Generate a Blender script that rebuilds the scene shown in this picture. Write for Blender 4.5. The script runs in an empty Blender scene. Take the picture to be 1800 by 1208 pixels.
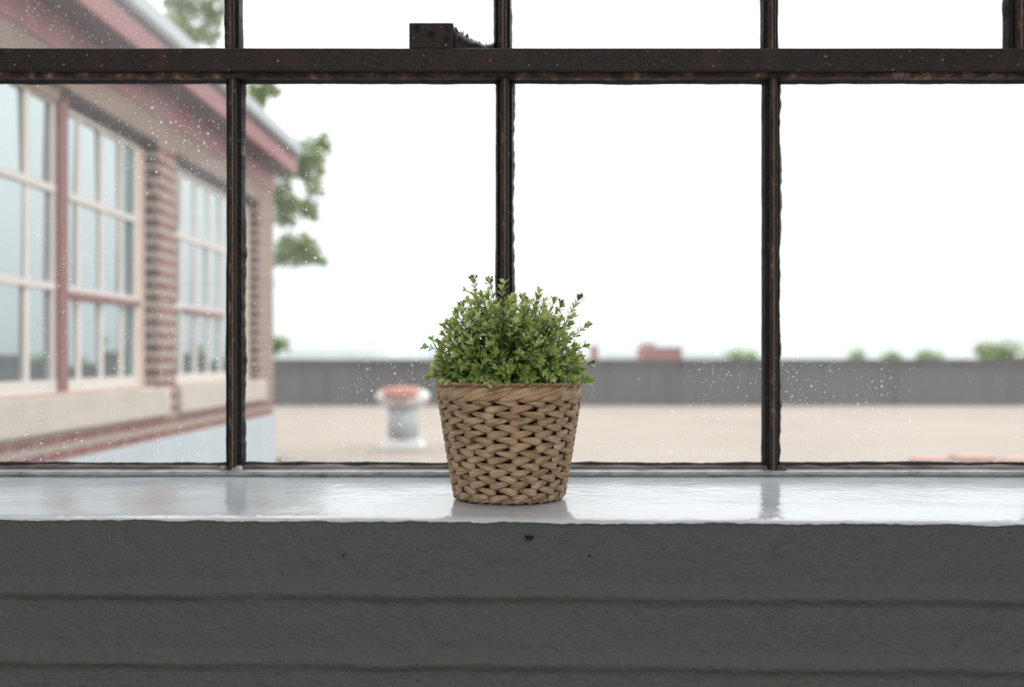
import bpy, math, random
from mathutils import Vector, Matrix, noise

R = random.Random(7)
C = bpy.context.scene.collection
PI = math.pi
CZ = 1.35                      # eye height above the room floor; z values below are written as CZ + offset
F = 1750.0                     # 35 mm lens on a 36 mm sensor, 1800 px wide

def px(x, D): return (x - 925.0) * D / F
def pz(y, D): return CZ + (630.0 - y) * D / F

# ------------------------------------------------------------------ mesh builder
class MB:
    def __init__(s): s.v = []; s.f = []; s.uv = []; s.m = []; s.sm = []
    def face(s, idx, uv=None, m=0, sm=False):
        s.f.append(tuple(idx)); s.uv.append(uv or [(0, 0)] * len(idx)); s.m.append(m); s.sm.append(sm)
    def add(s, pts):
        b = len(s.v); s.v.extend([tuple(p) for p in pts]); return b
    def box(s, x0, x1, y0, y1, z0, z1, m=0):
        x0, x1 = sorted((x0, x1)); y0, y1 = sorted((y0, y1)); z0, z1 = sorted((z0, z1))
        b = s.add([(x0,y0,z0),(x1,y0,z0),(x1,y1,z0),(x0,y1,z0),(x0,y0,z1),(x1,y0,z1),(x1,y1,z1),(x0,y1,z1)])
        for q in ((0,3,2,1),(4,5,6,7),(0,1,5,4),(1,2,6,5),(2,3,7,6),(3,0,4,7)):
            s.face([b + i for i in q], m=m)
    def grid(s, P, m=0, sm=True, flip=False, closed=False):
        """P[i][j] rows of points"""
        n, k = len(P), len(P[0])
        b = s.add([p for r in P for p in r])
        for i in range(n - 1):
            for j in range(k if closed else k - 1):
                j2 = (j + 1) % k
                q = [b+i*k+j, b+i*k+j2, b+(i+1)*k+j2, b+(i+1)*k+j]
                u0, u1, v0, v1 = j/k, (j+1)/k, i/(n-1), (i+1)/(n-1)
                uv = [(u0,v0),(u1,v0),(u1,v1),(u0,v1)]
                if flip: q.reverse(); uv.reverse()
                s.face(q, uv, m, sm)
        return b
    def lathe(s, prof, cx, cy, n=48, m=0, sm=True, cap0=False, cap1=False):
        P = [[(cx + r*math.cos(2*PI*j/n), cy + r*math.sin(2*PI*j/n), z) for j in range(n)] for r, z in prof]
        b = s.grid(P, m, sm, closed=True)
        if cap0: s.face([b + j for j in reversed(range(n))], m=m)
        if cap1: s.face([b + (len(prof)-1)*n + j for j in range(n)], m=m)
    def sweep(s, pts, nrm, wid, thk, k=8, m=0, caps=True, seed=0.0):
        """flattened strand along pts; nrm outward normals; half width / half thickness per point"""
        n = len(pts); rows = []
        for i in range(n):
            t = (pts[min(i+1, n-1)] - pts[max(i-1, 0)]).normalized()
            N = (nrm[i] - t*nrm[i].dot(t)).normalized(); B = t.cross(N)
            rows.append([pts[i] + B*(wid[i]*math.cos(2*PI*j/k)) + N*(thk[i]*math.sin(2*PI*j/k)) for j in range(k)])
        b = s.add([p for r in rows for p in r])
        for i in range(n-1):
            for j in range(k):
                j2 = (j+1) % k
                a0, a1 = j/k, (j+1)/k
                s.face([b+i*k+j, b+i*k+j2, b+(i+1)*k+j2, b+(i+1)*k+j],
                       [(seed+i/(n-1)*.3, a0*2+seed*7), (seed+i/(n-1)*.3, a1*2+seed*7), (seed+(i+1)/(n-1)*.3, a1*2+seed*7), (seed+(i+1)/(n-1)*.3, a0*2+seed*7)], m, True)
        if caps:
            s.face([b+j for j in reversed(range(k))], m=m); s.face([b+(n-1)*k+j for j in range(k)], m=m)
    def tube(s, pts, rad, k=6, m=0):
        up = Vector((.31, .2, .93)); n = len(pts)
        nr = []
        for i in range(n):
            t = (pts[min(i+1, n-1)] - pts[max(i-1, 0)]).normalized()
            a = up if abs(t.dot(up)) < .95 else Vector((1, 0, 0))
            nr.append((a - t*a.dot(t)).normalized())
        r = rad if isinstance(rad, list) else [rad]*n
        s.sweep(pts, nr, r, r, k, m)
    def build(s, name, mats, parent=None, bevel=0):
        me = bpy.data.meshes.new(name); me.from_pydata(s.v, [], s.f)
        uvl = me.uv_layers.new(name='UVMap'); i = 0
        flat = [c for u in s.uv for p in u for c in p]
        uvl.data.foreach_set('uv', flat)
        me.polygons.foreach_set('material_index', s.m); me.polygons.foreach_set('use_smooth', s.sm)
        for m in (mats if isinstance(mats, (list, tuple)) else [mats]): me.materials.append(m)
        me.update()
        o = bpy.data.objects.new(name, me); C.objects.link(o)
        if parent: o.parent = parent
        if bevel:
            b = o.modifiers.new('bevel', 'BEVEL'); b.width = bevel; b.segments = 2; b.limit_method = 'ANGLE'
        return o

def empty(name, loc=(0, 0, 0)):
    o = bpy.data.objects.new(name, None); o.empty_display_size = .1; C.objects.link(o); o.location = loc; return o
def tag(o, label, cat, group=None, kind=None):
    o['label'] = label; o['category'] = cat
    if group: o['group'] = group
    if kind: o['kind'] = kind
    return o
def parts_local(root):
    """children were modelled in world space: express them relative to the root's base"""
    bpy.context.view_layer.update()
    for c in root.children:
        c.matrix_parent_inverse = Matrix.Translation(-root.location)

# ------------------------------------------------------------------ materials
def mat(name):
    m = bpy.data.materials.new(name); m.use_nodes = True
    nt = m.node_tree; nt.nodes.clear()
    out = nt.nodes.new('ShaderNodeOutputMaterial')
    return m, nt, out
def nd(nt, t, **kw):
    n = nt.nodes.new(t)
    for k, v in kw.items():
        if k in n.inputs.keys() if hasattr(n.inputs, 'keys') else False: n.inputs[k].default_value = v
        else: setattr(n, k, v)
    return n
def L(nt, a, b): nt.links.new(a, b)
def ramp(nt, fac, stops):
    r = nt.nodes.new('ShaderNodeValToRGB'); e = r.color_ramp.elements
    while len(e) < len(stops): e.new(.5)
    for el, (p, c) in zip(e, stops): el.position = p; el.color = (*c, 1) if len(c) == 3 else c
    L(nt, fac, r.inputs[0]); return r.outputs[0]
def noise_tex(nt, vec, scale, detail=4, rough=.55):
    n = nt.nodes.new('ShaderNodeTexNoise'); n.inputs['Scale'].default_value = scale
    n.inputs['Detail'].default_value = detail; n.inputs['Roughness'].default_value = rough
    if vec is not None: L(nt, vec, n.inputs['Vector'])
    return n.outputs['Fac']
def coords(nt, which='Object', scale=None):
    t = nt.nodes.new('ShaderNodeTexCoord')
    if scale is None: return t.outputs[which]
    mp = nt.nodes.new('ShaderNodeMapping'); mp.inputs['Scale'].default_value = scale
    L(nt, t.outputs[which], mp.inputs['Vector']); return mp.outputs[0]
def wpos(nt, scale=None):
    t = nt.nodes.new('ShaderNodeNewGeometry')
    if scale is None: return t.outputs['Position']
    mp = nt.nodes.new('ShaderNodeMapping'); mp.inputs['Scale'].default_value = scale
    L(nt, t.outputs['Position'], mp.inputs['Vector']); return mp.outputs[0]
def math_(nt, op, a, b=None, clamp=False):
    n = nt.nodes.new('ShaderNodeMath'); n.operation = op; n.use_clamp = clamp
    for i, x in enumerate((a, b)):
        if x is None: continue
        if isinstance(x, (int, float)): n.inputs[i].default_value = x
        else: L(nt, x, n.inputs[i])
    return n.outputs[0]
def mixc(nt, f, a, b):
    n = nt.nodes.new('ShaderNodeMix'); n.data_type = 'RGBA'
    for i, x in ((0, f), (6, a), (7, b)):
        if isinstance(x, (int, float)): n.inputs[i].default_value = x
        elif isinstance(x, tuple): n.inputs[i].default_value = (*x, 1)
        else: L(nt, x, n.inputs[i])
    return n.outputs[2]
def bump(nt, h, strength, dist):
    b = nt.nodes.new('ShaderNodeBump'); b.inputs['Strength'].default_value = strength; b.inputs['Distance'].default_value = dist
    L(nt, h, b.inputs['Height']); return b.outputs[0]
def principled(nt, out, col, rough=.6, spec=.5, normal=None, metal=0):
    p = nt.nodes.new('ShaderNodeBsdfPrincipled')
    if isinstance(col, tuple): p.inputs['Base Color'].default_value = (*col, 1)
    else: L(nt, col, p.inputs['Base Color'])
    if isinstance(rough, (int, float)): p.inputs['Roughness'].default_value = rough
    else: L(nt, rough, p.inputs['Roughness'])
    p.inputs['Specular IOR Level'].default_value = spec; p.inputs['Metallic'].default_value = metal
    if normal is not None: L(nt, normal, p.inputs['Normal'])
    L(nt, p.outputs[0], out.inputs[0]); return p

def simple(name, c, rough=.6, var=.15, scale=20, spec=.5, bstr=0, bdist=.002, metal=0):
    m, nt, out = mat(name)
    co = wpos(nt); f = noise_tex(nt, co, scale)
    col = ramp(nt, f, [(.25, tuple(x*(1-var) for x in c)), (.75, tuple(min(1, x*(1+var)) for x in c))])
    principled(nt, out, col, rough, spec, bump(nt, f, bstr, bdist) if bstr else None, metal)
    return m

M = {}
# dark flaking steel paint with rust
def m_steel():
    m, nt, out = mat('dark_steel_paint'); co = wpos(nt)
    big = noise_tex(nt, co, 14, 6, .65); fine = noise_tex(nt, co, 420, 3); sp = noise_tex(nt, co, 170, 2)
    base = mixc(nt, ramp(nt, fine, [(.35, (0, 0, 0)), (.7, (1, 1, 1))]), (.010, .008, .0075), (.042, .034, .031))
    rust = mixc(nt, ramp(nt, big, [(.54, (0, 0, 0)), (.66, (1, 1, 1))]), base, (.050, .026, .018))
    fl = mixc(nt, ramp(nt, sp, [(.70, (0, 0, 0)), (.735, (1, 1, 1))]), rust, (.30, .28, .26))
    principled(nt, out, fl, .55, .3, bump(nt, fine, .5, .0006)); return m
M['steel'] = m_steel()
def m_rust():
    m, nt, out = mat('rusty_steel_edge'); co = wpos(nt)
    big = noise_tex(nt, co, 45, 6, .65); fine = noise_tex(nt, co, 300, 3)
    col = ramp(nt, big, [(.42, (.016, .011, .009)), (.56, (.065, .037, .026)), (.72, (.30, .22, .18))])
    principled(nt, out, col, .6, .3, bump(nt, fine, .6, .0008)); return m
M['rust'] = m_rust()
M['highlight'] = simple('painted_bar_highlight', (.15, .11, .09), .5, .5, 120)  # lit line along the window bars, painted in as a lighter colour
def m_putty():
    m, nt, out = mat('black_putty'); co = wpos(nt)
    f = noise_tex(nt, co, 90, 5, .6)
    col = ramp(nt, f, [(.3, (.008, .008, .009)), (.75, (.035, .034, .036))])
    principled(nt, out, col, .45, .35, bump(nt, f, .8, .0015)); return m
M['putty'] = m_putty()
def m_oldputty():
    m, nt, out = mat('grey_weathered_putty'); co = wpos(nt)
    f = noise_tex(nt, co, 60, 5, .6); g = noise_tex(nt, co, 9, 3)
    col = mixc(nt, ramp(nt, g, [(.4, (0, 0, 0)), (.65, (1, 1, 1))]), (.12, .105, .095), (.30, .285, .27))
    principled(nt, out, col, .8, .2, bump(nt, f, .8, .0015)); return m
M['oldputty'] = m_oldputty()
def m_paintedframe():
    m, nt, out = mat('grey_painted_frame_foot'); co = wpos(nt, (1, 1, 3))
    f = noise_tex(nt, co, 40, 6, .7)
    col = ramp(nt, f, [(.30, (.07, .07, .065)), (.42, (.30, .31, .31)), (.7, (.48, .50, .51))])
    principled(nt, out, col, .4, .4, bump(nt, f, .7, .001)); return m
M['footpaint'] = m_paintedframe()
def m_sill():
    m, nt, out = mat('glossy_white_sill_paint')
    co = wpos(nt, (1, 1.15, 1)); a = noise_tex(nt, co, 70, 4, .6); b = noise_tex(nt, co, 11, 3); sp = noise_tex(nt, wpos(nt, (1, 2.2, 1)), 95, 2)
    h = math_(nt, 'ADD', a, math_(nt, 'MULTIPLY', b, 2.0))
    col = mixc(nt, ramp(nt, sp, [(.765, (0, 0, 0)), (.79, (1, 1, 1))]), (.62, .65, .69), (.2, .19, .18))
    ro = ramp(nt, b, [(.3, (.07,)*3), (.7, (.16,)*3)])
    p = principled(nt, out, col, ro, .5, bump(nt, h, .45, .0014)); return m
M['sill'] = m_sill()
def m_wall():
    m, nt, out = mat('grey_painted_brick'); co = wpos(nt)
    a = noise_tex(nt, co, 150, 5, .65); b = noise_tex(nt, co, 38, 4, .6); s = noise_tex(nt, co, 120, 1)
    h = math_(nt, 'ADD', a, math_(nt, 'MULTIPLY', b, 1.6))
    col = mixc(nt, ramp(nt, s, [(.80, (0, 0, 0)), (.82, (1, 1, 1))]), (.090, .100, .101), (.016, .016, .016))
    principled(nt, out, col, .42, .4, bump(nt, h, .9, .0034)); return m
M['wall'] = m_wall()
M['white'] = simple('white_room_paint', (.78, .78, .76), .7)
M['boards'] = simple('worn_floor_boards', (.35, .27, .2), .5, .25, 6)
def m_glass(name, dust, specks):
    m, nt, out = mat(name); co = wpos(nt)
    tr = nt.nodes.new('ShaderNodeBsdfTransparent'); tr.inputs[0].default_value = (.97, .985, .985, 1)
    gl = nt.nodes.new('ShaderNodeBsdfGlossy'); gl.inputs['Roughness'].default_value = .01
    fr = nt.nodes.new('ShaderNodeFresnel'); fr.inputs[0].default_value = 1.45
    gm = nt.nodes.new('ShaderNodeNewGeometry')
    mx = nt.nodes.new('ShaderNodeMixShader'); L(nt, math_(nt, 'MULTIPLY', fr.outputs[0], math_(nt, 'SUBTRACT', 1.0, gm.outputs['Backfacing'])), mx.inputs[0]); L(nt, tr.outputs[0], mx.inputs[1]); L(nt, gl.outputs[0], mx.inputs[2])
    tl = nt.nodes.new('ShaderNodeBsdfTranslucent'); tl.inputs[0].default_value = (.9, .9, .93, 1)
    big = noise_tex(nt, co, 7, 5, .6); mid = noise_tex(nt, wpos(nt, (1, 1, .35)), 60, 4)
    fog = math_(nt, 'MULTIPLY', math_(nt, 'ADD', math_(nt, 'MULTIPLY', big, 1.3), math_(nt, 'MULTIPLY', mid, .7)), dust)  # pane dust plus lens veiling glare, both put into this fog
    def vor(scale, r):
        v = nt.nodes.new('ShaderNodeTexVoronoi'); v.inputs['Scale'].default_value = scale; L(nt, co, v.inputs['Vector'])
        w = nt.nodes.new('ShaderNodeSeparateColor'); L(nt, v.outputs['Color'], w.inputs[0])
        lim = math_(nt, 'MULTIPLY', math_(nt, 'POWER', w.outputs[0], 6), r)
        return math_(nt, 'MULTIPLY', math_(nt, 'LESS_THAN', v.outputs['Distance'], lim), math_(nt, 'ADD', .25, w.outputs[1]))
    dens = ramp(nt, noise_tex(nt, co, 6.5, 3), [(.36, (.0,)*3), (.66, (1, 1, 1))])
    sp = math_(nt, 'MULTIPLY', math_(nt, 'ADD', vor(160, .22), vor(420, .3)), math_(nt, 'MULTIPLY', dens, specks))
    few = vor(46, .07)
    tot = math_(nt, 'MINIMUM', math_(nt, 'ADD', math_(nt, 'ADD', fog, sp), math_(nt, 'MULTIPLY', few, specks)), .85)
    m2 = nt.nodes.new('ShaderNodeMixShader'); L(nt, tot, m2.inputs[0]); L(nt, mx.outputs[0], m2.inputs[1]); L(nt, tl.outputs[0], m2.inputs[2])
    L(nt, m2.outputs[0], out.inputs[0]); return m
M['dusty'] = m_glass('dusty_old_glass', .045, 1.1)
M['glass'] = m_glass('old_window_glass', .024, .8)
def m_raffia(name, c0, c1, c2):
    m, nt, out = mat(name)
    co = coords(nt, 'UV', (1.6, 3.4, 1)); f = noise_tex(nt, co, 3.2, 4, .6)
    g = noise_tex(nt, coords(nt, 'UV', (2.1, .35, 1)), 2.7, 1)
    col = ramp(nt, math_(nt, 'ADD', math_(nt, 'MULTIPLY', f, .62), math_(nt, 'MULTIPLY', g, .38)), [(.36, c0), (.5, c1), (.66, c2)])
    principled(nt, out, col, .6, .3, bump(nt, f, 1.0, .0016)); return m
M['raffia'] = m_raffia('natural_raffia', (.20, .118, .066), (.50, .345, .215), (.74, .57, .40))
M['liner'] = simple('gap_shade_lining', (.05, .032, .02), .9)  # dark sheet behind the weave, paints the shade in its gaps
M['soil'] = simple('dark_moss_soil', (.012, .016, .008), .95, .4, 200)
def m_leaf(name, ca, cb, trans=.3):
    m, nt, out = mat(name)
    oi = noise_tex(nt, wpos(nt), 75, 2)
    col = ramp(nt, oi, [(.32, ca), (.68, cb)])
    p = nt.nodes.new('ShaderNodeBsdfPrincipled'); L(nt, col, p.inputs['Base Color']); p.inputs['Roughness'].default_value = .38
    t = nt.nodes.new('ShaderNodeBsdfTranslucent'); L(nt, col, t.inputs[0])
    mx = nt.nodes.new('ShaderNodeMixShader'); mx.inputs[0].default_value = trans
    L(nt, p.outputs[0], mx.inputs[1]); L(nt, t.outputs[0], mx.inputs[2]); L(nt, mx.outputs[0], out.inputs[0]); return m
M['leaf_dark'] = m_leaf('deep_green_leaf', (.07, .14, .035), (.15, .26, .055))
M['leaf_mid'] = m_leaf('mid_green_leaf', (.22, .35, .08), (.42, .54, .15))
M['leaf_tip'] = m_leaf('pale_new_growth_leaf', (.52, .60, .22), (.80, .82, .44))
M['stem'] = simple('green_stem', (.07, .11, .035), .6)
M['bud'] = simple('dark_bud', (.03, .05, .04), .6)
# outdoors
def m_brick(name, reds, tan, frac, noise_mix=1):
    m, nt, out = mat(name); pos = wpos(nt)
    sx = nt.nodes.new('ShaderNodeSeparateXYZ'); L(nt, pos, sx.inputs[0])
    zc = math_(nt, 'DIVIDE', math_(nt, 'ADD', sx.outputs[2], 10.0), .0677)
    fz = math_(nt, 'FRACT', zc)
    row = math_(nt, 'FLOOR', zc)
    yy = math_(nt, 'ADD', math_(nt, 'DIVIDE', math_(nt, 'ADD', sx.outputs[1], sx.outputs[0]), .205), math_(nt, 'MULTIPLY', row, .5))
    fy = math_(nt, 'FRACT', yy)
    inz = math_(nt, 'MULTIPLY', math_(nt, 'GREATER_THAN', fz, .5 - frac/2), math_(nt, 'LESS_THAN', fz, .5 + frac/2))
    iny = math_(nt, 'GREATER_THAN', fy, .06)
    isb = math_(nt, 'MULTIPLY', inz, iny)
    wn = nt.nodes.new('ShaderNodeTexWhiteNoise'); wn.noise_dimensions = '2D'
    cv = nt.nodes.new('ShaderNodeCombineXYZ'); L(nt, row, cv.inputs[0]); L(nt, math_(nt, 'FLOOR', yy), cv.inputs[1]); L(nt, cv.outputs[0], wn.inputs['Vector'])
    bc = ramp(nt, wn.outputs[0], [(0, reds[0]), (.5, reds[1]), (1, reds[2])])
    nz = noise_tex(nt, pos, 30, 4)
    tn = ramp(nt, nz, [(.3, tuple(x*.85 for x in tan)), (.7, tan)])
    col = mixc(nt, isb, tn, bc)
    principled(nt, out, col, .85, .2, bump(nt, isb, .4, .006)); return m
M['brick'] = m_brick('red_brick_pale_mortar', ((.18, .05, .04), (.22, .072, .056), (.17, .055, .055)), (.36, .29, .24), .54)
M['brick_shaded'] = m_brick('shaded_reveal_brick', ((.035, .03, .04), (.06, .045, .055), (.09, .045, .045)), (.42, .34, .29), .55)  # reveal copy of the brick, darkened for the shade on that face
M['brick_tan'] = m_brick('tan_brick', ((.19, .11, .095), (.23, .14, .115), (.19, .11, .105)), (.33, .245, .205), .24)
M['header'] = simple('tan_soldier_course', (.265, .195, .155), .85, .12, 12)
M['pink'] = simple('faded_pink_red_paint', (.285, .115, .112), .6, .1, 8)
M['soffit'] = simple('shaded_plum_soffit', (.085, .042, .054), .7, .2, 25)  # tone darkened for the shade under the eaves
M['lintel'] = simple('shaded_brown_lintel', (.085, .05, .055), .7, .3, 30)
M['gutter'] = simple('pale_grey_metal', (0.36, 0.39, 0.41), .4, .05, 6)
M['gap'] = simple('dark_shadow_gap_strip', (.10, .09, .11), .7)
M['stone'] = simple('pale_limestone', (0.47, 0.41, 0.355), .8, .08, 7, bstr=.2)
M['bframe'] = simple('chalky_white_window_paint', (0.6, 0.55, 0.51), .6, .06, 15)
M['bred'] = simple('red_primer_paint', (.20, .062, .055), .6, .2, 20)
M['wood'] = simple('peach_weathered_timber', (0.6, 0.46, 0.36), .7, .1, 9)
M['flash'] = simple('pale_blue_grey_flashing', (0.42, 0.465, 0.5), .55, .06, 4)
def m_rglass(name, tint, gl, base):
    m, nt, out = mat(name)
    g = nt.nodes.new('ShaderNodeBsdfGlossy'); g.inputs[0].default_value = (*tint, 1); g.inputs['Roughness'].default_value = .03
    d = nt.nodes.new('ShaderNodeBsdfDiffuse'); d.inputs[0].default_value = (*base, 1)
    mx = nt.nodes.new('ShaderNodeMixShader'); mx.inputs[0].default_value = gl
    L(nt, d.outputs[0], mx.inputs[1]); L(nt, g.outputs[0], mx.inputs[2]); L(nt, mx.outputs[0], out.inputs[0]); return m
M['pane'] = m_rglass('sky_reflecting_glass', (.72, .79, .80), .60, (.10, .13, .13))
M['pane_dark'] = m_rglass('dark_teal_glass', (.7, .85, .85), .16, (.10, .15, .15))
def m_gravel():
    m, nt, out = mat('beige_roof_gravel'); co = wpos(nt)
    f = noise_tex(nt, co, 35, 5, .7); g = noise_tex(nt, co, .6, 4)
    col = mixc(nt, f, ramp(nt, g, [(.35, (.22, .178, .145)), (.65, (.27, .228, .19))]), (.315, .27, .235))
    principled(nt, out, col, .95, .1, bump(nt, f, .7, .01)); return m
M['gravel'] = m_gravel()
def m_parapet():
    m, nt, out = mat('dark_grey_membrane'); co = wpos(nt, (1, 1, .25))
    f = noise_tex(nt, co, 1.6, 5, .6); s = noise_tex(nt, wpos(nt, (1, 1, .1)), 6, 3)
    col = mixc(nt, f, (.07, .063, .067), (.118, .108, .113))
    col = mixc(nt, math_(nt, 'MULTIPLY', s, .3), col, (.14, .13, .132))
    principled(nt, out, col, .7, .3); return m
M['parapet'] = m_parapet()
M['coping'] = simple('dark_grey_coping_metal', (0.055, 0.053, 0.058), .5, .1, 3)
M['joint'] = simple('membrane_joint', (0.07, 0.066, 0.068), .7)
M['ventgrey'] = simple('galvanised_vent', (0.4, 0.435, 0.46), .5, .06, 5)
M['ventwhite'] = simple('white_vent_paint', (0.66, 0.65, 0.63), .5, .05, 5)
M['ventrust'] = simple('orange_red_rust', (.29, .125, .09), .8, .3, 9)
M['redslab'] = simple('faded_red_paver', (.36, .20, .17), .8, .15, 14)
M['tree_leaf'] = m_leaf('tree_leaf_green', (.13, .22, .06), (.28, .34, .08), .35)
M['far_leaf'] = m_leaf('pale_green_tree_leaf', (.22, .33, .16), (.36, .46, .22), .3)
M['bark'] = simple('grey_brown_bark', (.13, .11, .085), .9, .3, 8)
M['farbrick'] = simple('hazed_red_brick', (.27, .10, .09), .85, .15, 1)  # far building colours: distance haze and glare painted into the base colour
M['fargrey'] = simple('hazed_grey_concrete', (.62, .65, .67), .85, .06, .5)
M['farbeige'] = simple('hazed_beige_render', (.60, .57, .48), .85, .06, .5)
M['farblue'] = simple('hazed_blue_spire', (.45, .55, .62), .7, .06, .5)
M['street'] = simple('grey_green_ground', (.20, .22, .17), .9, .2, .1)
M['dark'] = simple('black_hole', (.006, .006, .006), .8)
M['farpane'] = simple('dim_window', (.12, .14, .16), .3, .1, 3)

# ------------------------------------------------------------------ the room
ZS = CZ - .1557                                   # sill top
def yfront(X): return .982 - .030 * X             # inner face of the apron wall (room side), slightly out of square
YW = 1.33                                         # glass plane
YI = 1.305                                        # room face of the frame foot
WX0, WX1 = px(-53 - 468*2, YW), px(1821 + 468*2, YW)   # window opening
ROWS = .5175
ZB = CZ + (630 - 812) * YW / F                    # lower edge of the bottom panes
ZT = CZ + .3905                                   # middle of the transom
WTOP = ZT + 2*.52 + .02

def joint(z):     # proud, struck mortar joints: swelling out going down, then cut back
    d = 0
    for k in range(0, 20):
        u = (CZ - .2330 - .0682*k + .0125 - z)/.0225
        if 0 < u < 1:
            f = u/.58 if u < .58 else (1 - u)/.42
            d -= f*f*(3 - 2*f)*.0052
    return d
# wall under the window: painted brick, real relief
wf = MB()
XL, XR = -3.4, 3.4
xs = [XL, -2.4, -1.6, -1.1] + [-.9 + i*.006 for i in range(301)] + [1.1, 1.6, 2.4, XR]
zs = [0] + [.2 + i*.05 for i in range(12)] + [CZ - .42 + i*.0032 for i in range(int((.42 - .162)/.0032) + 1)] + [CZ - .1602]
P = []
for z in zs:
    row = []
    for x in xs:
        v = Vector((x*9, z*9, 3.1))
        jz = z + .0022*noise.noise(Vector((x*11, z*3, 1))) 
        d = joint(jz) * (1 + .6*noise.noise(Vector((x*6, 5, z*2))))
        # faint head joints
        k = math.floor((CZ - .233 - z)/.0682)
        fx = ((x + .045 + (.1 if k % 2 else 0)) % .205) - .1025
        d += max(0, 1 - (fx/.007)**2) * .0011 * (.6 + noise.noise(Vector((x*20, z*30, 2))))
        d += .0012*noise.noise(v) + .0005*noise.noise(Vector((x*60, z*60, 9)))
        row.append((x, yfront(x) + d, z))
    P.append(row)
wf.grid(P, 0, True)
# jambs, head and mass of the window wall
wf.box(XL, WX0, yfront(WX0) + .01, 1.42, ZS, 3.3, 0); wf.box(WX1, XR, yfront(WX1) + .012, 1.42, ZS, 3.3, 0)
wf.box(WX0, WX1, .99, 1.42, WTOP, 3.3, 0)
wf.box(XL, XR, 1.10, 1.42, 0, ZS - .03, 0)
o = wf.build('wall_front', M['wall']); o['kind'] = 'structure'; o['label'] = 'grey painted brick wall under the window'
# a knock in the paint below the basket
hl = MB()
hp = Vector((px(929, .98), 0, pz(945, .98)))
ring = [(math.cos(a)*.0042*(1 + .45*math.sin(3*a + 1)), math.sin(a)*.0034*(1 + .4*math.cos(2*a))) for a in [2*PI*i/14 for i in range(14)]]
yb = yfront(hp.x)
b = hl.add([(hp.x + a, yb - .0034, hp.z + c) for a, c in ring] + [(hp.x, yb + .001, hp.z)])
for i in range(14): hl.face([b + i, b + (i+1) % 14, b + 14], sm=True)
h = hl.build('paint_chip', M['dark'], o)
h['label'] = 'small dark chip knocked out of the paint'

# sill: thick glossy paint with a soft worn nose
sl = MB()
P = []
prof = [(0, 0, 0)]
nx = 1300
sxs = [WX0 + .001] + [-.95 + 1.95*i/nx for i in range(nx + 1)] + [WX1 - .001]
def sillz(x, y): return ZS + .0007*noise.noise(Vector((x*14, y*22, 4))) + .0011*noise.noise(Vector((x*4, y*7, 8)))
depth = [0, .02, .05, .08, .11, .14, .17, .2, .225, .245, .262, .276, .288, .297]
for t in depth:
    P.append([(x, YI - .001 - t*(YI - yfront(x))/.31, sillz(x, 1.3 - t) - (.0018*((t - .24)/.057)**2 if t > .24 else 0)) for x in sxs])
for a in range(1, 8):
    an = a/7*PI/2
    row = []
    for x in sxs:
        r = .0042 * (1 + .35*noise.noise(Vector((x*30, a*.25, 1))))
        w = .0013*noise.noise(Vector((x*60, a*.7, 7))) + .0016*noise.noise(Vector((x*150, a*.9, 3))) + .0007*noise.noise(Vector((x*330, a*1.4, 9))) + .0015*noise.noise(Vector((x*7, 1, 7)))
        ys = YI - .001 - .297*(YI - yfront(x))/.31
        ye = yfront(x) - .0022
        row.append((x, ys + (ye - ys)*math.sin(an) + w*.6, sillz(x, 1.003) - .0018 - r*(1 - math.cos(an)) + w*.35))
    P.append(row)
sl.grid(P, 0, True, flip=False)
sl.box(WX0 + .001, WX1 - .001, 1.05, 1.40, ZS - .028, ZS - .004)
sl.v = [(x, y, z) for x, y, z in sl.v]
o = sl.build('trim_1', M['sill']); o['kind'] = 'structure'; o['label'] = 'glossy white painted window sill'

for nm, bx, mt in (('floor', (XL, XR, -6, 1.42, -.1, 0), 'boards'),                    ('wall_left', (XL - .1, XL, -6, 1.42, 0, 3.3), 'white'), ('wall_right', (XR, XR + .1, -6, 1.42, 0, 3.3), 'white')):
    b = MB(); b.box(*bx); o = b.build(nm, M[mt]); o['kind'] = 'structure'
b = MB()
b.box(XL, XR, -6, -4.8, 3.3, 3.4); b.box(XL, XR, -1.2, 1.42, 3.3, 3.4); b.box(XL, -2.4, -4.8, -1.2, 3.3, 3.4); b.box(2.4, XR, -4.8, -1.2, 3.3, 3.4)  # ceiling left open here: unseen skylight added to light basket and wall
for k in range(9): b.box(-2.4 + k*.6 - .02, -2.4 + k*.6 + .02, -4.8, -1.2, 3.31, 3.37)
o = b.build('ceiling', M['white']); o['kind'] = 'structure'
# unseen rear wall; its tall windows are added to light basket, plant and wall
b = MB()
b.box(XL, XR, -6.1, -6, 0, .9); b.box(XL, XR, -6.1, -6, 3.1, 3.3)
for x0, x1 in ((XL, -3.2), (-.1, .1), (3.2, XR)): b.box(x0, x1, -6.1, -6, .9, 3.1)
o = b.build('wall_back', M['white']); o['kind'] = 'structure'
for n, (x0, x1) in enumerate(((-3.2, -.1), (.1, 3.2))):  # unseen windows, added to throw front light on plant and wall
    e = empty('window_%d' % (n + 2), ((x0 + x1)/2, -6.05, .9)); e['kind'] = 'structure'
    b = MB()
    for k in range(6):
        x = x0 + (x1 - x0)*k/5; b.box(max(x0, x - .015), min(x1, x + .015), -6.07, -6.03, .9, 3.1)
    for k in range(5):
        z = .9 + 2.2*k/4; b.box(x0, x1, -6.068, -6.032, max(.9, z - .015), min(3.1, z + .015))
    b.build('frame', M['steel'], e); parts_local(e)

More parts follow.
